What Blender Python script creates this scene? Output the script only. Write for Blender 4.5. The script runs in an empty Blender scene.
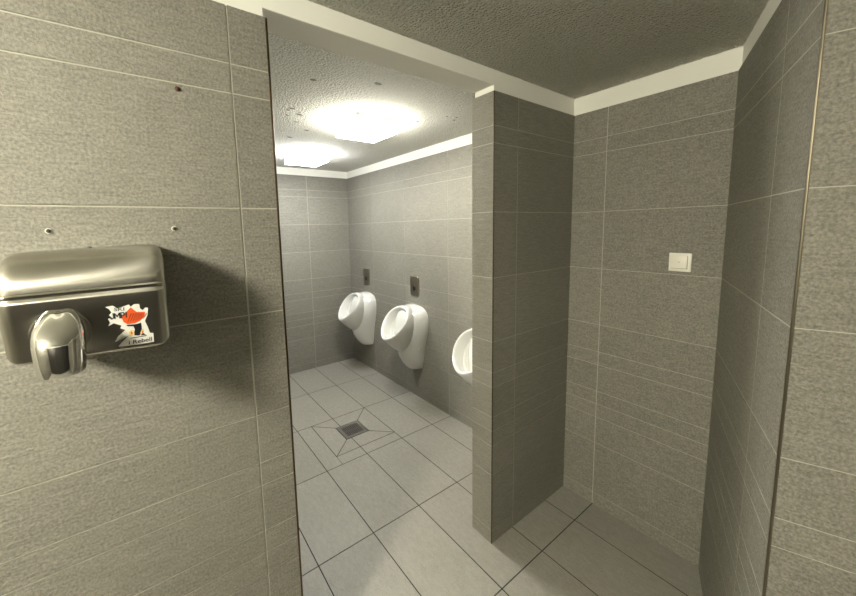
import bpy, bmesh, math, random
from mathutils import Vector, Matrix
random.seed(4)
S = bpy.context.scene
COL = S.collection

# ------------------------------------------------------------------ materials
def new_mat(name):
    m = bpy.data.materials.new(name); m.use_nodes = True
    nt = m.node_tree; nt.nodes.clear()
    out = nt.nodes.new('ShaderNodeOutputMaterial')
    b = nt.nodes.new('ShaderNodeBsdfPrincipled')
    nt.links.new(b.outputs[0], out.inputs[0])
    return m, nt, b

def N(nt, t, **kw):
    n = nt.nodes.new(t)
    for k, v in kw.items():
        if k in n.inputs: n.inputs[k].default_value = v
        else: setattr(n, k, v)
    return n

def plain(name, col, rough=.5, metal=0.0, spec=.5, coat=0.0, grain=None, bump=0.0, bscale=200.0):
    m, nt, b = new_mat(name)
    b.inputs['Base Color'].default_value = (*col, 1)
    b.inputs['Roughness'].default_value = rough
    b.inputs['Metallic'].default_value = metal
    b.inputs['Specular IOR Level'].default_value = spec
    b.inputs['Coat Weight'].default_value = coat
    if grain or bump:
        tc = N(nt, 'ShaderNodeTexCoord')
        no = N(nt, 'ShaderNodeTexNoise', Scale=bscale, Detail=3.0)
        nt.links.new(tc.outputs['Object'], no.inputs['Vector'])
        if grain:
            r = N(nt, 'ShaderNodeValToRGB')
            r.color_ramp.elements[0].position = .3; r.color_ramp.elements[1].position = .7
            r.color_ramp.elements[0].color = (*[c*(1-grain) for c in col], 1)
            r.color_ramp.elements[1].color = (*[min(1, c*(1+grain)) for c in col], 1)
            nt.links.new(no.outputs['Fac'], r.inputs[0]); nt.links.new(r.outputs[0], b.inputs['Base Color'])
        if bump:
            bp = N(nt, 'ShaderNodeBump', Strength=bump, Distance=.002)
            nt.links.new(no.outputs['Fac'], bp.inputs['Height']); nt.links.new(bp.outputs[0], b.inputs['Normal'])
    return m

def tile_mat(name, base, grain_scale=(20, 20, 140), contrast=.20, fine=170.0, fine_c=.44, bump=.85, rough=.62, per_tile=.05, mapping_rot=(0, 0, 0)):
    """fine stone: stretched streaks, fine speckle, slate-like relief, a little difference from tile to tile"""
    m, nt, b = new_mat(name); L = nt.links.new
    tc = N(nt, 'ShaderNodeTexCoord'); mp = N(nt, 'ShaderNodeMapping')
    mp.inputs['Scale'].default_value = grain_scale; mp.inputs['Rotation'].default_value = mapping_rot
    L(tc.outputs['Object'], mp.inputs['Vector'])
    geo = N(nt, 'ShaderNodeNewGeometry')
    # every tile is its own island: shift the pattern from tile to tile
    sh = N(nt, 'ShaderNodeVectorMath', operation='MULTIPLY_ADD')
    cmb = N(nt, 'ShaderNodeCombineXYZ')
    for i in range(3): L(geo.outputs['Random Per Island'], cmb.inputs[i])
    L(cmb.outputs[0], sh.inputs[0]); sh.inputs[1].default_value = (37, 53, 71); L(mp.outputs[0], sh.inputs[2])
    n1 = N(nt, 'ShaderNodeTexNoise', Scale=1.0, Detail=5.0, Roughness=.62, Distortion=.6); L(sh.outputs[0], n1.inputs['Vector'])
    n2 = N(nt, 'ShaderNodeTexNoise', Scale=fine, Detail=4.0, Roughness=.6); L(tc.outputs['Object'], n2.inputs['Vector'])
    n3 = N(nt, 'ShaderNodeTexNoise', Scale=3.0, Detail=2.0); L(tc.outputs['Object'], n3.inputs['Vector'])
    def centred(sock, k):
        a = N(nt, 'ShaderNodeMath', operation='MULTIPLY_ADD'); L(sock, a.inputs[0]); a.inputs[1].default_value = 2*k; a.inputs[2].default_value = -k
        return a.outputs[0]
    def add(a, c):
        s = N(nt, 'ShaderNodeMath', operation='ADD'); L(a, s.inputs[0]); L(c, s.inputs[1]); return s.outputs[0]
    tot = add(add(centred(n1.outputs['Fac'], contrast*2), centred(n2.outputs['Fac'], fine_c*2)),
              add(centred(geo.outputs['Random Per Island'], per_tile), centred(n3.outputs['Fac'], .10)))
    one = N(nt, 'ShaderNodeMath', operation='ADD', use_clamp=False); L(tot, one.inputs[0]); one.inputs[1].default_value = 1.0
    vm = N(nt, 'ShaderNodeVectorMath', operation='SCALE'); vm.inputs[0].default_value = base; L(one.outputs[0], vm.inputs['Scale'])
    L(vm.outputs[0], b.inputs['Base Color'])
    hgt = add(centred(n1.outputs['Fac'], .7), n2.outputs['Fac'])
    bp = N(nt, 'ShaderNodeBump', Strength=bump, Distance=.0022); L(hgt, bp.inputs['Height']); L(bp.outputs[0], b.inputs['Normal'])
    b.inputs['Roughness'].default_value = rough
    b.inputs['Specular IOR Level'].default_value = .35
    return m

def ceiling_mat(name, col, dist=.006):
    m, nt, b = new_mat(name); L = nt.links.new
    tc = N(nt, 'ShaderNodeTexCoord')
    v = N(nt, 'ShaderNodeTexVoronoi', Scale=95.0); L(tc.outputs['Object'], v.inputs['Vector'])
    n = N(nt, 'ShaderNodeTexNoise', Scale=120.0, Detail=4.0, Roughness=.65); L(tc.outputs['Object'], n.inputs['Vector'])
    n2 = N(nt, 'ShaderNodeTexNoise', Scale=9.0, Detail=2.0); L(tc.outputs['Object'], n2.inputs['Vector'])
    a = N(nt, 'ShaderNodeMath', operation='MULTIPLY_ADD'); L(v.outputs['Distance'], a.inputs[0]); a.inputs[1].default_value = -.9; L(n.outputs['Fac'], a.inputs[2])
    a2 = N(nt, 'ShaderNodeMath', operation='MULTIPLY_ADD'); L(n2.outputs['Fac'], a2.inputs[0]); a2.inputs[1].default_value = 1.2; L(a.outputs[0], a2.inputs[2])
    bp = N(nt, 'ShaderNodeBump', Strength=.9, Distance=dist); L(a2.outputs[0], bp.inputs['Height']); L(bp.outputs[0], b.inputs['Normal'])
    r = N(nt, 'ShaderNodeValToRGB'); L(n.outputs['Fac'], r.inputs[0])
    r.color_ramp.elements[0].position = .3; r.color_ramp.elements[1].position = .75
    r.color_ramp.elements[0].color = (*[c*.82 for c in col], 1); r.color_ramp.elements[1].color = (*[min(1, c*1.12) for c in col], 1)
    L(r.outputs[0], b.inputs['Base Color']); b.inputs['Roughness'].default_value = .9; b.inputs['Specular IOR Level'].default_value = .15
    return m

def brushed_mat(name, col, rough, aniso=0.0):
    m, nt, b = new_mat(name); L = nt.links.new
    tc = N(nt, 'ShaderNodeTexCoord'); mp = N(nt, 'ShaderNodeMapping'); mp.inputs['Scale'].default_value = (900, 900, 14)
    L(tc.outputs['Object'], mp.inputs['Vector'])
    n = N(nt, 'ShaderNodeTexNoise', Scale=1.0, Detail=3.0); L(mp.outputs[0], n.inputs['Vector'])
    s = N(nt, 'ShaderNodeTexNoise', Scale=22.0, Detail=3.0); L(tc.outputs['Object'], s.inputs['Vector'])
    mr = N(nt, 'ShaderNodeMapRange'); L(s.outputs['Fac'], mr.inputs['Value'])
    mr.inputs['To Min'].default_value = rough-.015; mr.inputs['To Max'].default_value = rough+.02
    L(mr.outputs[0], b.inputs['Roughness'])
    bp = N(nt, 'ShaderNodeBump', Strength=.04, Distance=.0004); L(n.outputs['Fac'], bp.inputs['Height']); L(bp.outputs[0], b.inputs['Normal'])
    b.inputs['Base Color'].default_value = (*col, 1); b.inputs['Metallic'].default_value = 1
    if aniso:
        tg = N(nt, 'ShaderNodeTangent', direction_type='RADIAL', axis='Z'); L(tg.outputs[0], b.inputs['Tangent']); b.inputs['Anisotropic'].default_value = aniso
    return m

def emit_mat(name, col, strength):
    m, nt, b = new_mat(name)
    b.inputs['Base Color'].default_value = (.9, .9, .88, 1)
    b.inputs['Emission Color'].default_value = (*col, 1); b.inputs['Emission Strength'].default_value = strength
    return m

WALL_TONE = (.214, .204, .172)
M = dict(
    tile=tile_mat('stone_wall_tile', WALL_TONE),
    tile_far=tile_mat('stone_wall_tile_smooth', WALL_TONE, bump=.4, fine_c=.32),
    floor=tile_mat('stone_floor_tile', (.262, .250, .218), grain_scale=(60, 26, 60), contrast=.13, fine=200.0, fine_c=.20, bump=.35, rough=.42, per_tile=.03),
    grout=plain('light_grout', (.46, .44, .365), .85, bump=.3),
    floor_grout=plain('dark_floor_grout', (.012, .011, .009), .8),
    plaster=plain('white_painted_plaster', (.86, .85, .785), .75, bump=.12, bscale=60.0),
    ceiling=ceiling_mat('stippled_ceiling_paint', (.86, .855, .76), .030),
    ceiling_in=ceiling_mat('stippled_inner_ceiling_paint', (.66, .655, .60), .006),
    spot=plain('grey_bare_plaster', (.22, .21, .18), .9),
    trim=plain('dark_bronze_edge_trim', (.10, .065, .03), .32, 1.0),
    trim_light=plain('highlit_bronze_edge_trim', (.20, .175, .13), .35, 1.0),  # paler bronze for the angled corner, its highlight put into the colour
    steel=brushed_mat('brushed_stainless_steel', (.55, .53, .47), .26, .8),
    plate=brushed_mat('dull_plate_steel', (.34, .31, .26), .38),
    chrome=plain('polished_chrome', (.80, .79, .76), .06, 1.0, bump=.04, bscale=40.0),
    dark=plain('dark_opening', (.012, .011, .010), .6),
    lens=plain('black_sensor_glass', (.006, .006, .006), .08, coat=.5),
    ceramic=plain('white_glazed_ceramic', (.66, .66, .63), .09, spec=.55, coat=.35),
    plastic=plain('white_switch_plastic', (.84, .82, .72), .35),
    line=plain('grey_gap', (.30, .29, .25), .6),
    screwm=plain('zinc_screw', (.10, .095, .085), .35, .8),
    rust=plain('rusty_screw', (.10, .035, .015), .6, .4),
    plug=plain('white_wall_plug', (.7, .68, .6), .6),
    grate=plain('dull_drain_metal', (.16, .15, .135), .45, .9, bump=.2),
    sticker=plain('white_sticker_paper', (.78, .77, .72), .4),
    orange=plain('orange_red_print', (.72, .10, .02), .4),
    deep_red=plain('dark_red_print', (.22, .02, .01), .4),
    yellow=plain('pale_yellow_print', (.80, .62, .28), .4),
    black=plain('black_print', (.012, .012, .015), .4),
    blue=plain('navy_print', (.02, .03, .07), .4),
    fixture=plain('white_lamp_base', (.8, .8, .78), .5),
)

# ------------------------------------------------------------------ mesh helpers
def link(o, parent=None):
    COL.objects.link(o)
    if parent is not None: o.parent = parent
    return o

def build(name, bm, mats, parent=None, smooth=False, angle=None):
    me = bpy.data.meshes.new(name)
    bmesh.ops.recalc_face_normals(bm, faces=bm.faces[:])
    bm.to_mesh(me); bm.free()
    for m in (mats if isinstance(mats, (list, tuple)) else [mats]): me.materials.append(M[m] if isinstance(m, str) else m)
    if smooth:
        for p in me.polygons: p.use_smooth = True
        if angle is not None: me.set_sharp_from_angle(angle=math.radians(angle))
    return link(bpy.data.objects.new(name, me), parent)

def thing(name, label, cat, loc=(0, 0, 0), group=None):
    o = bpy.data.objects.new(name, None); o.empty_display_size = .1; o.location = loc
    COL.objects.link(o); tag(o, label, cat, group); return o

def tag(o, label, cat, group=None):
    o['label'] = label; o['category'] = cat
    if group: o['group'] = group
    return o

def struct(o): o['kind'] = 'structure'; return o

def box(bm, p0, p1, mi=0, bevel=0.0, seg=2):
    x0, y0, z0 = p0; x1, y1, z1 = p1
    vs = [bm.verts.new(c) for c in [(x0,y0,z0),(x1,y0,z0),(x1,y1,z0),(x0,y1,z0),(x0,y0,z1),(x1,y0,z1),(x1,y1,z1),(x0,y1,z1)]]
    fs = [bm.faces.new([vs[i] for i in f]) for f in [(0,3,2,1),(4,5,6,7),(0,1,5,4),(1,2,6,5),(2,3,7,6),(3,0,4,7)]]
    for f in fs: f.material_index = mi
    if bevel:
        es = {e for f in fs for e in f.edges}
        r = bmesh.ops.bevel(bm, geom=list(es), offset=bevel, segments=seg, profile=.5, affect='EDGES')
        for f in r['faces']: f.material_index = mi

def prism(bm, pts, to3, d0, d1, mi=0, sides=True):
    """a flat polygon (u, v) raised from depth d0 to d1"""
    a = [bm.verts.new(to3(u, v, d0)) for u, v in pts]; b = [bm.verts.new(to3(u, v, d1)) for u, v in pts]
    n = len(pts)
    f = bm.faces.new(b); f.material_index = mi
    f = bm.faces.new(a[::-1]); f.material_index = mi
    if sides:
        for i in range(n):
            f = bm.faces.new((a[i], a[(i+1) % n], b[(i+1) % n], b[i])); f.material_index = mi

def inset(pts, g):
    """inset each edge i (pts[i] -> pts[i+1]) of a convex counter-clockwise polygon by g[i]"""
    n = len(pts); L = []
    for i in range(n):
        p = Vector(pts[i]); q = Vector(pts[(i+1) % n]); d = (q-p).normalized(); nn = Vector((-d.y, d.x))
        L.append((p+nn*g[i], d))
    out = []
    for i in range(n):
        p, d = L[i-1]; q, e = L[i]
        den = d.x*e.y-d.y*e.x
        t = ((q-p).x*e.y-(q-p).y*e.x)/den
        out.append(tuple(p+d*t))
    return out

def rings(bm, rs, mi=0, cap0=True, cap1=True, close=True):
    vr = [[bm.verts.new(p) for p in r] for r in rs]; n = len(vr[0])
    for a, b in zip(vr, vr[1:]):
        for i in range(n if close else n-1):
            f = bm.faces.new((a[i], a[(i+1) % n], b[(i+1) % n], b[i])); f.material_index = mi
    if cap0: bm.faces.new(vr[0][::-1]).material_index = mi
    if cap1: bm.faces.new(vr[-1]).material_index = mi
    return vr

# ------------------------------------------------------------------ the measured room (metres)
A, B, T = .3176, 1.2764, .1314            # opening from x=A to x=B in a wall T thick whose tiled face is y=0
CX, UX, E = 1.9448, 1.962, 2.7916         # switch wall, urinal wall, far wall
G = .6654                                 # where the angled wall meets the switch wall
ZT, ZL, H, HU, ZTU = 2.1973, 2.2254, 2.2893, 2.2857, 2.2074
ROWS = [0, .073, .375, .529, .606, .680, .832, .906, 1.058, 1.366, 1.671, 1.976, 2.052]
XL, YB, TOP = -1.75, -2.15, 2.42
GAP, RELIEF, THICK = .0036, .0011, .010

def tiled(name, to3, u0, u1, vjoints, top, height, u_lo=None, u_hi=None, mats=('plaster', 'grout', 'tile'), skip=(), core=.10, gap=GAP, hz=.0012, relief=RELIEF):
    """a wall: plaster core from floor to ceiling, grout bed, and one raised tile per cell. to3(u, z, d): d is the distance towards the room"""
    bm = bmesh.new()
    us = [u0]+sorted(j for j in vjoints if u0 < j < u1)+[u1]
    zs = [z for z in ROWS if z < top-.01]+[top]
    prism(bm, [(u0 if u_lo is None else u_lo, 0), (u1 if u_hi is None else u_hi, 0), (u1 if u_hi is None else u_hi, height), (u0 if u_lo is None else u_lo, height)], to3, -core, -THICK, 0)
    e = .0006
    prism(bm, [(u0+e, 0), (u1-e, 0), (u1-e, top-e), (u0+e, top-e)], to3, -THICK, -relief, 1)
    h = gap/2
    for r, (za, zb) in enumerate(zip(zs, zs[1:])):
        cuts = us
        if r in skip: cuts = [us[0], us[-1]]
        for ua, ub in zip(cuts, cuts[1:]):
            la = ua if ua == u0 else ua+h; lb = ub if ub == u1 else ub-h
            a = za if za == 0 else za+hz; b = zb if zb == top else zb-hz
            prism(bm, [(la, a), (lb, a), (lb, b), (la, b)], to3, -relief-.0004, 0, 2)
    return struct(build(name, bm, mats))

def along(origin, direction, normal):
    o = Vector(origin); d = Vector(direction); n = Vector(normal)
    return lambda u, z, k: tuple(o+d*u+n*k+Vector((0, 0, z)))

# dryer wall (y = 0, facing -y), with the raw end of the opening
tiled('wall_left', along((0, 0, 0), (1, 0, 0), (0, -1, 0)), XL, A-.004, [.214-.6*k for k in range(4)], ZT, H, u_hi=A-.008, core=T-.008, gap=.0050, hz=.0019, relief=.0020)
bm = bmesh.new()
box(bm, (A-.012, .004, 0), (A-.001, T, ZT))
struct(build('wall_left_end', bm, 'tile'))

# the stub of wall on the right of the opening: dark face (y = 0) and its end in the opening (x = B)
tiled('wall_center', along((0, 0, 0), (1, 0, 0), (0, -1, 0)), B+.003, CX, [1.4485], ZT, H, u_lo=B+.010, u_hi=CX+.02, skip=(11,), core=T-.008)
tiled('wall_center_end', along((B, 0, 0), (0, 1, 0), (-1, 0, 0)), .003, T, [], ZT, ZT, mats=('plaster', 'grout', 'tile_far'), core=.012)
# lintel over the opening
bm = bmesh.new(); box(bm, (A-.009, THICK, ZL), (B+.011, T-.002, TOP), 0, .0015, 1)
struct(build('wall_lintel', bm, 'plaster'))

# switch wall (x = CX, facing -x)
tiled('wall_right', along((CX, 0, 0), (0, -1, 0), (-1, 0, 0)), 0, G+.004, [.1755], ZT, H, u_lo=-.01, u_hi=G+.03)
# angled wall from the corner towards the camera, and the wall that turns away from it
dA = Vector((-math.sin(math.radians(70)), -math.cos(math.radians(70)), 0)); nA = Vector((dA.y, -dA.x, 0))
C0 = Vector((CX, -G, 0)); LA = .857
K = C0+dA*LA
tiled('wall_angled', along(C0, dA, nA), 0, LA-.004, [.609], ZT, H, u_lo=-.02, u_hi=LA-.006, core=.08, gap=.0046, hz=.0017, relief=.0003)
dR = Vector((math.sin(math.radians(20)), -math.cos(math.radians(20)), 0)); nR = Vector((dR.y, -dR.x, 0))
if nR.x > 0: nR = -nR
tiled('wall_right_return', along(K, dR, nR), .004, 1.30, [.30, .90], ZT, H, u_lo=.006, core=.08)

# urinal room
tiled('wall_urinal', along((UX, 0, 0), (0, 1, 0), (-1, 0, 0)), T-.004, E, [.446+.6*k for k in range(4)], ZTU, HU, u_hi=E+.1, mats=('plaster', 'grout', 'tile_far'))
tiled('wall_far', along((0, E, 0), (1, 0, 0), (0, -1, 0)), .31, UX, [.863, 1.463], ZTU, HU, u_lo=.2, u_hi=UX+.05, mats=('plaster', 'grout', 'tile_far'))
tiled('wall_inner_left', along((.305, 0, 0), (0, 1, 0), (1, 0, 0)), T+.002, E, [.446+.6*k for k in range(4)], ZTU, HU, u_hi=E+.1, mats=('plaster', 'grout', 'tile_far'))
# the side of the stub that faces the urinal room
bm = bmesh.new(); box(bm, (B+.002, T-.009, 0), (UX+.01, T, HU))
struct(build('wall_center_back', bm, 'tile_far'))
# the rest of the room behind the camera
tiled('wall_near_left', along((XL, 0, 0), (0, 1, 0), (1, 0, 0)), YB, 0, [-.4-.6*k for k in range(3)], ZT, H, u_lo=YB-.1, u_hi=.1)
tiled('wall_back', along((0, YB, 0), (1, 0, 0), (0, 1, 0)), XL, 1.62, [-1.2+.6*k for k in range(5)], ZT, H, u_lo=XL-.1, u_hi=1.75)

bm = bmesh.new()  # added dark panels, unseen: they darken the steel's reflection and cut bounced light
box(bm, (-1.72, YB+.001, .004), (-.66, YB+.045, 2.10), 0, .004, 1)
panel_dark = plain('added_panel_dark', (.018, .016, .013), .5)
struct(build('added_dark_panel_1', bm, panel_dark))
bm = bmesh.new(); box(bm, (-.64, YB+.001, .004), (.42, YB+.045, 2.10), 0, .004, 1)
struct(build('added_dark_panel_2', bm, panel_dark))
bm = bmesh.new(); box(bm, (.44, YB+.001, .004), (1.50, YB+.045, 2.10), 0, .004, 1)
struct(build('added_dark_panel_3', bm, panel_dark))
# floor: 30 x 60 cm tiles with a square cut round the drain and mitred joints
DX0, DX1, DY0, DY1 = 1.098, 1.295, 1.270, 1.466      # drain
SX0, SX1, SY0, SY1 = .948, 1.445, 1.127, 1.615       # cut square
xj = [1.445-.3065*k for k in range(14)][::-1]+[1.7505, 2.056]
yj = [-.177-.6*k for k in range(5)][::-1]+[.423, 1.026, 1.615, 2.2, 2.8, 3.4]
bm = bmesh.new()
fl = lambda u, v, d: (u, v, d)
prism(bm, [(xj[0], yj[0]), (2.06, yj[0]), (2.06, 2.9), (xj[0], 2.9)], fl, -.08, -.0012, 1)
def floor_tile(pts, g):
    prism(bm, inset(pts, g), fl, -.003, 0, 0)
h = .0027
for xa, xb in zip(xj, xj[1:]):
    for ya, yb in zip(yj, yj[1:]):
        if xb > SX0+.01 and xa < SX1-.01 and abs(ya-1.026) < .01: continue
        if xa > 1.9 and ya > .3: continue
        floor_tile([(xa, ya), (xb, ya), (xb, yb), (xa, yb)], [h]*4)
x0 = xj[-6]; x1 = xj[-5]; x2 = xj[-4]                   # .832, 1.1385, 1.445
x0, x1, x2 = 1.445-.613, 1.445-.3065, 1.445
floor_tile([(x0, 1.026), (SX0, 1.026), (SX0, SY1), (x0, SY1)], [h, h, h, h])
floor_tile([(SX0, 1.026), (x1, 1.026), (x1, SY0), (SX0, SY0)], [h, h, h, 0])
floor_tile([(x1, 1.026), (x2, 1.026), (x2, SY0), (x1, SY0)], [h]*4)
fm = (DX0, DX1, DY0, DY1)
floor_tile([(SX0, SY0), (x1, SY0), (x1, DY0), (DX0, DY0)], [h]*4)
floor_tile([(x1, SY0), (SX1, SY0), (DX1, DY0), (x1, DY0)], [h]*4)
floor_tile([(SX1, SY0), (SX1, SY1), (DX1, DY1), (DX1, DY0)], [h]*4)
floor_tile([(SX1, SY1), (x1, SY1), (x1, DY1), (DX1, DY1)], [h]*4)
floor_tile([(x1, SY1), (SX0, SY1), (DX0, DY1), (x1, DY1)], [h]*4)
floor_tile([(SX0, SY1), (SX0, SY0), (DX0, DY0), (DX0, DY1)], [h]*4)
struct(build('floor', bm, ['floor', 'floor_grout']))

# ceilings, with the flaked and dented places of the inner one
bm = bmesh.new(); box(bm, (XL-.1, YB-.1, H), (2.1, THICK+.03, TOP))
struct(build('ceiling', bm, 'ceiling'))
bm = bmesh.new(); box(bm, (.2, T-.03, HU), (2.1, E+.1, TOP))
def fleck(x, y, r, k):
    n = 9; ph = random.random()*6; pts = []
    for i in range(n):
        a = 2*math.pi*i/n+ph; q = r*(.65+.5*random.random())
        pts.append((x+q*1.5*math.cos(a)*k, y+q*math.sin(a)))
    prism(bm, pts, lambda u, v, d: (u, v, HU-d), -.002, .0012, 1)
for x, y, r in [(.663, .531, .012), (.932, .406, .014), (.711, .955, .011), (.781, 1.035, .015), (.81, 1.184, .013), (.933, 1.332, .014),
                (.725, 1.083, .009), (1.451, .773, .010), (1.614, .578, .007), (.896, 1.568, .018), (1.128, .2, .005), (.70, .99, .008), (.77, 1.0, .007), (1.55, .60, .006), (1.64, .63, .007)]:
    fleck(x, y, r, 1.0)
struct(build('ceiling_inner', bm, ['ceiling_in', 'spot']))

# edge profiles
def edge_bar(name, p0, p1, mat='trim', bev=.0008):
    bm = bmesh.new(); box(bm, p0, p1, 0, bev, 2); return struct(build(name, bm, mat))
edge_bar('trim_1', (A-.0055, -.0016, 0), (A+.0010, .008, ZT), 'trim', .0024)
edge_bar('trim_2', (B-.0008, -.0008, 0), (B+.0032, .0032, ZT))
bm = bmesh.new()
q = [K-dA*.0045+nA*.0006]+[K-dA*.0024+dR*.0024+nA*.003*math.sin(math.radians(a))*1.0+nR*.003*math.cos(math.radians(a)) for a in (90, 67, 45, 22, 0)]+[K+dR*.0045+nR*.0006, K+dR*.004-nR*.004, K-dA*.004-nA*.004]
prism(bm, [(p.x, p.y) for p in q], lambda u, v, d: (u, v, d), 0, ZT, 0)
struct(build('trim_3', bm, 'trim_light'))

# ------------------------------------------------------------------ hand dryer
dr = thing('hand_dryer', 'stainless steel hand dryer with chrome nozzle and torn sticker on left tiled wall', 'hand dryer', (-.105, 0, 1.36))
D0 = Vector(dr.location)
def arc(cx, cz, r, a0, a1, n=6):
    return [(cx+r*math.cos(math.radians(a0+(a1-a0)*i/n)), cz+r*math.sin(math.radians(a0+(a1-a0)*i/n))) for i in range(n+1)]
LEAN = .15
def front(z): return .1720-LEAN*(1.484-z)     # how far the leaning front stands out at height z
# profile in (outwards, up)
prof = [(.001, 1.366), (.001, 1.578)]
prof += [(.07, 1.5785), (.088, 1.5775)]
prof += [(.100+.0665*math.cos(math.radians(a)), 1.497+.0775*math.sin(math.radians(a))) for a in (84, 76, 68, 60, 52, 44, 36, 28, 20, 12, 6)]
prof += [(.1655, 1.5045), (.1685, 1.5035), (.1705, 1.5005), (.1700, 1.4965), (.1675, 1.4945), (.1690, 1.4915), (.1712, 1.4885), (.1720, 1.484)]
prof += [(front(1.45), 1.45), (front(1.41), 1.41), (front(1.374), 1.374)] + arc(front(1.374)-.0062, 1.3725, .006, 0, -90)
prof += [(.10, 1.367)]
xl, xr, rr = -.230, .0215, .024
def shrink(p, k):
    o, z = p
    return (o*(1-k/.172) if o > .01 else o, 1.47+(z-1.47)*(1-k/.106))
st = [(xl, 1.0)]
cols = []
for i in range(7):
    a = math.pi/2*i/6; cols.append((xl+rr-rr*math.cos(a)*1.0, rr*(1-math.sin(a))))
for i in range(1, 8): cols.append((xl+rr+(xr-xl-2*rr)*i/8, 0))
for i in range(7):
    a = math.pi/2*i/6; cols.append((xr-rr+rr*math.sin(a), rr*(1-math.cos(a))))
bm = bmesh.new(); rs = []
for x, k in cols:
    f = 1+.30*(x+.105)
    rs.append([(x-D0.x, -o-D0.y, 1.47+(z-1.47)*f-D0.z) for o, z in (shrink(p, k) for p in prof)])
rings(bm, rs)
build('housing', bm, 'steel', dr, True, 38)
# wall flange behind it
bm = bmesh.new(); box(bm, (xl+.012-D0.x, -.006, 1.372-D0.z), (xr-.006-D0.x, .0005, 1.572-D0.z), 0, .002, 2)
build('back_plate', bm, 'dark', dr)
# nozzle: a domed elbow that leaves the front and points down
bm = bmesh.new(); NX = -.1480; n = 32; rs = []
def nz(cy, z, rx, ry, tilt=0.0):
    out = []
    for i in range(n):
        a = 2*math.pi*i/n
        out.append((NX+rx*math.cos(a)-D0.x, cy+ry*math.sin(a), z+tilt*ry*math.sin(a)-D0.z))
    return out
spec = [(-.2035, 1.374, .0290, .0280, .10), (-.2035, 1.3600, .0300, .0290, .10), (-.2035, 1.3590, .0318, .0308, .10), (-.2035, 1.3612, .0328, .0318, .10), (-.203, 1.378, .0345, .0335, .08), (-.202, 1.395, .0358, .0352, .06),
        (-.200, 1.412, .0366, .0370, .10), (-.196, 1.428, .0360, .0370, .22), (-.191, 1.442, .0338, .0345, .36), (-.185, 1.4535, .0285, .0300, .50), (-.179, 1.4618, .0205, .0220, .62), (-.174, 1.4668, .0105, .0120, .7), (-.171, 1.4680, .003, .004, .7)]
rs = [nz(*q_) for q_ in [(-.2025, 1.41, .029, .028, 0)]+spec]
rings(bm, rs)
noz = build('nozzle', bm, 'chrome', dr, True, 60); noz['label'] = 'chrome nozzle pointing down'
bm = bmesh.new()
rs = []
for o, sc_ in [(.1600, 1.10), (.1725, 1.13), (.1750, 1.10), (.1750, 1.0)]:
    rs.append([(NX+.0385*sc_*math.cos(2*math.pi*i/n)-D0.x, -o, 1.4235+.0385*sc_*math.sin(2*math.pi*i/n)-D0.z) for i in range(n)])
rings(bm, rs)
build('nozzle_collar', bm, 'steel', dr, True, 40)
bm = bmesh.new()
rings(bm, [nz(-.2035, 1.3780, .0289, .0279, .1), nz(-.2035, 1.3795, .0289, .0279, .1)])
build('nozzle_opening', bm, 'dark', noz)
# ribbed intake plate screw on the top edge
bm = bmesh.new()
rings(bm, [[(-.105+r*math.cos(2*math.pi*i/14)-D0.x, -.060+r*math.sin(2*math.pi*i/14), z-D0.z) for i in range(14)] for r, z in [(.004, 1.5765), (.004, 1.5800), (.003, 1.5812), (.001, 1.5816)]])
build('cover_screw', bm, 'screwm', dr, True, 40)

# torn sticker
def SY(z): return -front(z)-.0002
def flat(name, pts, d, mat, parent, th=.00025):
    bm = bmesh.new()
    prism(bm, pts, lambda u, v, k: (u-D0.x, SY(v)-d-k, v-D0.z), 0, th, 0)
    return build(name, bm, mat, parent)
out = [(-.0818,1.4635),(-.0705,1.4649),(-.063,1.4577),(-.0448,1.4635),(-.0425,1.4582),(-.0363,1.463),(-.0282,1.4618),(-.0276,1.4523),(-.0231,1.4479),(-.0188,1.4529),(-.0141,1.4515),(-.0162,1.4367),(-.0217,1.4239),(-.0177,1.408),(-.0157,1.3962),(-.0098,1.3943),(-.0104,1.3747),(-.0393,1.3741),(-.0703,1.3766),(-.0646,1.3839),(-.0507,1.397),(-.0735,1.3883),(-.0689,1.3983),(-.0552,1.4102),(-.0631,1.4154),(-.0608,1.4211),(-.0721,1.428),(-.0815,1.423),(-.0777,1.4302),(-.0801,1.439),(-.0729,1.439),(-.0777,1.4457),(-.0736,1.451),(-.0765,1.4586)]
stk = flat('sticker', out[::-1], 0, 'sticker', dr); stk['label'] = 'torn white sticker with orange fan print'
# orange fan with pale rays
bm = bmesh.new()
to = lambda u, v, k: (u-D0.x, SY(v)-.00026-k, v-D0.z)
fanp = [(-.0591,1.439),(-.0426,1.457),(-.034,1.4459),(-.0196,1.4436),(-.022,1.434),(-.0289,1.4264),(-.038,1.4218),(-.0504,1.4216),(-.0565,1.4276)]
prism(bm, fanp[::-1], to, 0, .0001, 0)
for k in range(7):
    x = -.0500+.0042*k
    a, b_ = (x, 1.4265+.0004*k), (x+.0075, 1.4440-.0006*k)
    prism(bm, [(a[0]-.0005, a[1]), (a[0]+.0005, a[1]), (b_[0]+.0011, b_[1]), (b_[0]-.0011, b_[1])], to, .0001, .00018, 1)
build('printed_fan', bm, ['orange', 'deep_red'], stk)
flat('printed_figure', [(-.0533,1.4209),(-.0372,1.4197),(-.0284,1.4213),(-.0284,1.4101),(-.0283,1.4),(-.0224,1.3925),(-.0375,1.3943),(-.0431,1.3967),(-.0401,1.4086),(-.0418,1.4156),(-.0508,1.4173)][::-1], .00026, 'black', stk, .0001)
bm = bmesh.new()
for pts in ([(-.0501,1.4043),(-.0468,1.4086),(-.0421,1.4077),(-.0415,1.3976),(-.0481,1.394),(-.0503,1.3969)], [(-.0311,1.4006),(-.0286,1.4071),(-.0244,1.4055),(-.0254,1.3994),(-.0328,1.3934)]):
    prism(bm, pts[::-1], to, .0001, .0002, 0)
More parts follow.
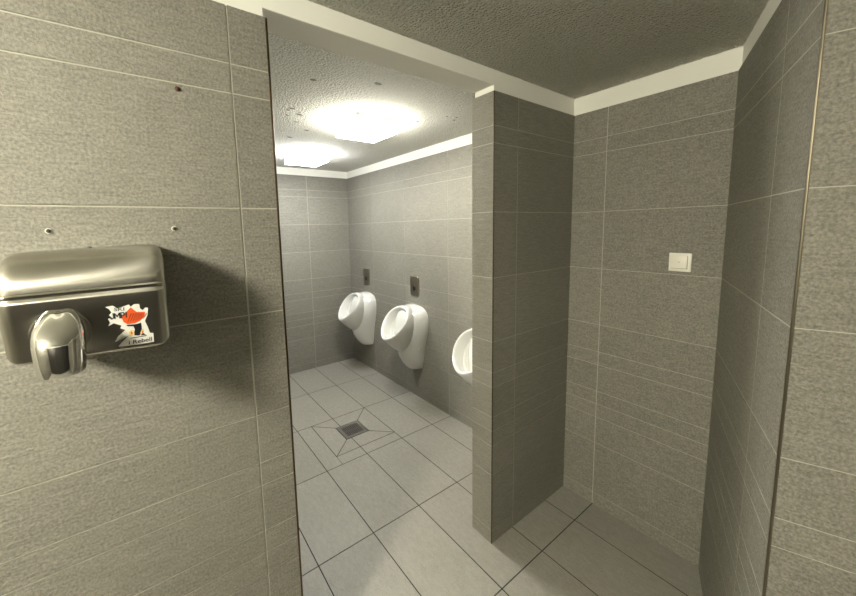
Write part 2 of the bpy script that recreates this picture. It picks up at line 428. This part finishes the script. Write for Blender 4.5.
for pts in ([(-.0475,1.4045),(-.0455,1.4055),(-.0440,1.4000),(-.0465,1.3980)], [(-.0290,1.4010),(-.0272,1.4035),(-.0265,1.4000),(-.0290,1.3970)]):
    prism(bm, pts[::-1], to, .0002, .0003, 1)
build('printed_boots', bm, ['yellow', 'orange'], stk)
def lettering(name, text, x, z, size, width, mat, rot=0.0, shear=0.0, bold=.0):
    cu = bpy.data.curves.new(name, 'FONT'); cu.body = text; cu.size = 1.0; cu.extrude = .005; cu.shear = shear; cu.offset = bold
    tmp = bpy.data.objects.new(name+'_tmp', cu); COL.objects.link(tmp)
    dg = bpy.context.evaluated_depsgraph_get(); dg.update()
    me = bpy.data.meshes.new_from_object(tmp.evaluated_get(dg)); bpy.data.objects.remove(tmp)
    w = max(v.co.x for v in me.vertices)-min(v.co.x for v in me.vertices); k = width/w
    c, s = math.cos(rot), math.sin(rot)
    for v in me.vertices:
        px, pz, dd = v.co.x*k, v.co.y*size, v.co.z*.012
        zz = z+px*s+pz*c
        v.co = (x+px*c-pz*s-D0.x, SY(zz)-.00042-dd, zz-D0.z)
    me.materials.clear(); me.materials.append(M[mat])
    return link(bpy.data.objects.new(name, me), stk)
lettering('lettering', 'SKI', -.0695, 1.4532, .0095, .0160, 'black', -.06, 0, .012)
# the big letters are drawn stroke by stroke: (letter left edge, strokes as centre lines in a unit cell)
bm = bmesh.new()
def stroke(x, z, w, hh, pts, t):
    for (ax, az), (bx, bz) in zip(pts, pts[1:]):
        a = Vector((x+ax*w, z+az*hh)); b_ = Vector((x+bx*w, z+bz*hh)); d = (b_-a).normalized(); n_ = Vector((-d.y, d.x))*t/2; e = d*t*.25
        prism(bm, [tuple(a-e-n_), tuple(b_+e-n_), tuple(b_+e+n_), tuple(a-e+n_)], to, .0002, .0003, 0)
for x, w_, strokes in [(-.0757, .0046, [[(1, 1), (1, .2), (.6, 0), (.2, 0), (0, .25)]]),
                       (-.0692, .0078, [[(0, 0), (0, 1)], [(0, 1), (.5, .35)], [(.5, .35), (1, 1)], [(1, 1), (1, 0)]]),
                       (-.0592, .0050, [[(0, 0), (0, 1), (.8, 1), (1, .85), (1, .62), (.8, .48), (0, .48)]]),
                       (-.0510, .0010, [[(0, 0), (0, 1)]])]:
    for st_ in strokes: stroke(x, 1.4370+.0004*(x<-.07), w_, .0112, st_, .0021)
build('lettering', bm, 'black', stk)
lettering('lettering', 'i Rebell', -.0535, 1.3775, .0125, .0400, 'black', .01, .1, .012)
bm = bmesh.new(); prism(bm, [(-.0490, 1.3897), (-.0215, 1.3903), (-.0215, 1.3920), (-.0490, 1.3914)], to, 0, .0001, 0)
build('printed_line', bm, 'black', stk)

# ------------------------------------------------------------------ screws left in the tiles
def screw(x, z, label, mats, r=.0042):
    o = thing('wall_screw', label, 'screw', (x, 0, z), None)
    bm = bmesh.new(); n = 14
    rings(bm, [[(k*math.cos(2*math.pi*i/n), -d, k*math.sin(2*math.pi*i/n)) for i in range(n)] for k, d in [(r*1.35, -.0005), (r*1.35, .0012), (r*1.1, .0016)]])
    build('wall_plug', bm, mats[0], o, True, 40)
    bm = bmesh.new()
    rings(bm, [[(k*math.cos(2*math.pi*i/n), -d, k*math.sin(2*math.pi*i/n)) for i in range(n)] for k, d in [(r*.5, .0012), (r*.5, .0022), (r, .0022), (r, .0032), (r*.75, .0044), (r*.3, .0048)]])
    h_ = build('screw_head', bm, mats[1], o, True, 40)
    bm = bmesh.new(); box(bm, (-r*.75, -.0052, -r*.12), (r*.75, -.0042, r*.12)); box(bm, (-r*.12, -.0052, -r*.75), (r*.12, -.0042, r*.75))
    build('slot', bm, 'dark', h_)
    return o
screw(-.1744, 1.6166, 'small silver screw in the tile above the left end of the hand dryer', ('plug', 'screwm'))
screw(.0533, 1.6179, 'small silver screw in the tile just above right corner of the hand dryer', ('plug', 'screwm'))
screw(.0889, 1.9619, 'small rusty brown screw high on the left tiled wall near the ceiling', ('rust', 'rust'), .0046)

# ------------------------------------------------------------------ light switch
sw = thing('light_switch', 'square white light switch on the tiled wall right of the pillar', 'light switch', (CX, -.5183, 1.4245))
bm = bmesh.new(); box(bm, (-.008, -.042, -.042), (.0, .042, .042), 0, .002, 2)
build('frame', bm, 'plastic', sw, True, 40)
bm = bmesh.new(); box(bm, (-.0088, -.0290, -.0292), (-.006, .0330, .0305))
build('gap', bm, 'line', sw)
bm = bmesh.new(); box(bm, (-.0112, -.0272, -.0272), (-.007, .0330, .0305), 0, .0012, 2)
rk = build('rocker', bm, 'plastic', sw, True, 40)
bm = bmesh.new()
rings(bm, [[(-d, .002+r*math.cos(2*math.pi*i/14), .001+r*math.sin(2*math.pi*i/14)) for i in range(14)] for r, d in [(.0022, .0105), (.0022, .0116), (.0012, .0119)]])
build('indicator_lens', bm, 'line', rk, True, 40)

# ------------------------------------------------------------------ urinals
def urinal(label):
    """origin on the wall, at the height of the floor; -x points into the room"""
    u = thing('wall_urinal', label, 'urinal', (UX, 1.495, 0), None)
    # pedestal body against the wall: stacked half-ellipses
    bm = bmesh.new(); n = 28; rs = []
    spec = [(.300, .080, .088), (.303, .086, .096), (.312, .092, .104), (.335, .100, .128), (.38, .109, .162), (.44, .120, .194), (.50, .133, .212), (.56, .149, .222), (.62, .165, .228),
            (.69, .179, .225), (.75, .185, .212), (.80, .184, .192), (.835, .174, .170), (.862, .153, .145), (.880, .122, .118), (.891, .085, .090), (.896, .045, .060), (.897, .012, .03)]
    for z, w, d in spec:
        r = []
        for i in range(n):
            a = math.pi*i/(n-1)
            c, s = math.cos(a), math.sin(a)
            p = 1.12
            r.append((-d*abs(s)**p, w*math.copysign(abs(c)**p, c), z))
        rs.append(r)
    rings(bm, rs)
    build('pedestal', bm, 'ceramic', u, True, 55)
    # bowl: egg-shaped rings, each spanned by its lowest point, its highest point and a half width
    def egg(bx, bz, tx, tz, w, k=.16, n=48):
        out = []
        for i in range(n):
            a = 2*math.pi*i/n; c, s = math.cos(a), math.sin(a)
            t = (1+c)/2
            ww = w*s*(1+k*c-.04)
            # c = 1 at the top
            out.append((bx+(tx-bx)*t-UX, ww, bz+(tz-bz)*t))
        return out
    R = [(1.93, .42, 1.945, .85, .105), (1.86, .440, 1.925, .876, .118), (1.80, .462, 1.897, .890, .132), (1.750, .490, 1.872, .898, .146), (1.697, .528, 1.848, .902, .157), (1.651, .570, 1.829, .904, .1635),
         (1.621, .602, 1.817, .903, .1655), (1.6055, .620, 1.8095, .900, .164), (1.601, .631, 1.8045, .895, .160), (1.6035, .640, 1.8035, .888, .155), (1.612, .6445, 1.806, .880, .149), (1.623, .643, 1.811, .871, .1425),
         (1.636, .634, 1.818, .858, .135), (1.660, .619, 1.830, .843, .127), (1.694, .604, 1.846, .828, .120)]
    bm = bmesh.new()
    rings(bm, [egg(*r) for r in R], cap0=True, cap1=False)
    # basin inside
    R2 = [(1.694, .604, 1.846, .828, .120), (1.699, .608, 1.847, .820, .113), (1.705, .606, 1.850, .815, .110), (1.735, .585, 1.868, .806, .100), (1.775, .575, 1.885, .785, .085), (1.810, .585, 1.895, .75, .06), (1.835, .62, 1.893, .70, .03)]
    bmb = bmesh.new()
    rings(bmb, [egg(*r) for r in R2], cap0=False, cap1=True)
    bw = build('bowl', bm, 'ceramic', u, True, 60)
    build('basin', bmb, 'ceramic', bw, True, 35)
    bm = bmesh.new()
    cz, cx_ = .592, 1.752-UX
    rings(bm, [[(cx_+r*math.cos(2*math.pi*i/20)*.9, r*math.sin(2*math.pi*i/20), cz+dz+r*.3*math.cos(2*math.pi*i/20)) for i in range(20)] for r, dz in [(.028, .006), (.028, .010), (.022, .013), (.004, .013)]])
    build('strainer', bm, 'chrome', bw, True, 40)
    # fixing caps on both sides
    for s in (-1, 1):
        bm = bmesh.new()
        y = s*.128
        rings(bm, [[(-.062+r*math.cos(2*math.pi*i/12), y+s*d, .512+r*math.sin(2*math.pi*i/12)) for i in range(12)] for r, d in [(.0055, -.012), (.0055, .0035), (.003, .0055)]])
        build('fixing_cap', bm, 'ceramic', u, True, 40)
    # dark bedding joint between ceramic and wall
    return u
def copy_tree(o, parent=None):
    c = o.copy(); COL.objects.link(c)
    if parent is not None: c.parent = parent
    for ch in list(o.children): copy_tree(ch, c)
    return c
u0 = urinal('middle one of the three white ceramic wall urinals, below the nearer sensor plate')
u0['group'] = 'urinals along the inner wall'
u1 = copy_tree(u0); u1.location.y = 2.392; u1['label'] = 'white ceramic wall urinal farthest back, next to the far corner'
u2 = copy_tree(u0); u2.location.y = .555; u2['label'] = 'white ceramic wall urinal half hidden behind the tiled pillar'

# ------------------------------------------------------------------ flush sensor plates
def sensor(label):
    o = thing('flush_sensor', label, 'flush sensor', (UX, 1.497, 1.072))
    bm = bmesh.new(); n = 8; pts = []
    w, h_, r = .0630, .0905, .016
    for cx_, cz, a0 in [(w-r, h_-r, 0), (-w+r, h_-r, 90), (-w+r, -h_+r, 180), (w-r, -h_+r, 270)]:
        pts += [(cx_+r*math.cos(math.radians(a0+90*i/n)), cz+r*math.sin(math.radians(a0+90*i/n))) for i in range(n+1)]
    rings(bm, [[(-d, y*k, z*k) for y, z in pts] for d, k in [(-.0, 1.0), (.007, 1.0), (.0095, .975)]])
    build('plate', bm, 'plate', o, True, 40)
    bm = bmesh.new()
    rings(bm, [[(-d, .006+r*math.cos(2*math.pi*i/24), -.020+1.25*r*math.sin(2*math.pi*i/24)) for i in range(24)] for r, d in [(.021, .0085), (.021, .0115), (.018, .0125), (.006, .0128)]])
    build('sensor_window', bm, 'lens', o, True, 40)
    return o
s0 = sensor('nearer grey metal flush sensor plate, above the middle urinal'); s0['group'] = 'flush sensor plates above the urinals'
s1 = copy_tree(s0); s1.location.y = 2.392; s1['label'] = 'grey metal flush sensor plate above the farthest urinal'

# ------------------------------------------------------------------ floor drain
dn = thing('floor_drain', 'square dark metal floor drain in the middle of the tiled floor', 'drain', ((DX0+DX1)/2, (DY0+DY1)/2, 0))
hw = (DX1-DX0)/2-.003; hd = (DY1-DY0)/2-.003
bm = bmesh.new(); fw = .026
box(bm, (-hw, -hd, -.0010), (hw, -hd+fw, .0012), 0, .0004, 1); box(bm, (-hw, hd-fw, -.0010), (hw, hd, .0012), 0, .0004, 1)
box(bm, (-hw, -hd+fw, -.0010), (-hw+fw, hd-fw, .0012), 0, .0004, 1); box(bm, (hw-fw, -hd+fw, -.0010), (hw, hd-fw, .0012), 0, .0004, 1)
build('drain_frame', bm, plain('drain_frame_metal', (.27, .255, .23), .4, .9), dn)
bm = bmesh.new()
iw, idp = hw-fw-.002, hd-fw-.002
nb = 9
for k in range(nb):
    x = -iw+(2*iw)*(k+.5)/nb
    box(bm, (x-.0042, -idp, -.0008), (x+.0042, idp, .0007))
for k in (-1, 0, 1): box(bm, (-iw, k*idp*.93-.004, -.0008), (iw, k*idp*.93+.004, .0004))
build('drain_grate', bm, 'grate', dn)
bm = bmesh.new(); box(bm, (-hw+fw*.5, -hd+fw*.5, -.0011), (hw-fw*.5, hd-fw*.5, -.0006))
build('drain_well', bm, 'dark', dn)

# ------------------------------------------------------------------ ceiling lights
def ceiling_light(x, y, z, label, col, strength, group=None, sx=.145, sy=.150, hgt=.086, rim=.042):
    o = thing('ceiling_light', label, 'ceiling light', (x, y, z), group)
    bm = bmesh.new(); box(bm, (-sx+.006, -sy+.006, -rim-.004), (sx-.006, sy-.006, -.0005), 0, .002, 1)
    build('base', bm, 'fixture', o)
    bm = bmesh.new(); box(bm, (-sx, -sy, -hgt), (sx, sy, -rim), 0, .010, 3)
    d = build('diffuser', bm, emit_mat('lit_diffuser_glass', col, strength), o, True, 40)
    return o
ceiling_light(1.180, .950, HU, 'glowing square white ceiling light nearest the opening', (1.0, .97, .85), 44.0, 'lit ceiling lights in the urinal room')
ceiling_light(1.187, 2.030, HU, 'glowing square white ceiling light farther back, near the far wall', (.96, .97, .97), 39.0, 'lit ceiling lights in the urinal room')
ceiling_light(-1.35, -.95, H, 'lit square white ceiling light left of the camera in the washroom', (1.0, .955, .785), 150.0, None, .130, .130, .15, .014)

# ------------------------------------------------------------------ world, camera, view
w = bpy.data.worlds.new('World'); S.world = w; w.use_nodes = True
w.node_tree.nodes['Background'].inputs[0].default_value = (.02, .02, .02, 1)
w.node_tree.nodes['Background'].inputs[1].default_value = .2

cd = bpy.data.cameras.new('camera'); cam = bpy.data.objects.new('camera', cd); COL.objects.link(cam)
R = Vector((.80810105, -.58862249, -.02227656)); U = Vector((.08507239, .07920445, .9932217)); F = Vector((.58286823, .80451862, -.11408072))
cam.matrix_world = Matrix(((R.x, U.x, -F.x, 0), (R.y, U.y, -F.y, -1.07324), (R.z, U.z, -F.z, 1.605), (0, 0, 0, 1)))
cd.sensor_width = 36; cd.lens = 14.79004; cd.shift_x = .0257805; cd.shift_y = -.0341272; cd.clip_start = .02
S.camera = cam
S.view_settings.view_transform = 'Standard'; S.view_settings.look = 'None'; S.view_settings.gamma = 1
S.view_settings.exposure = 1.1
S.view_settings.use_curve_mapping = False
S.cycles.use_denoising = True
S.cycles.max_bounces = 10; S.cycles.diffuse_bounces = 6
S.cycles.sample_clamp_indirect = 6
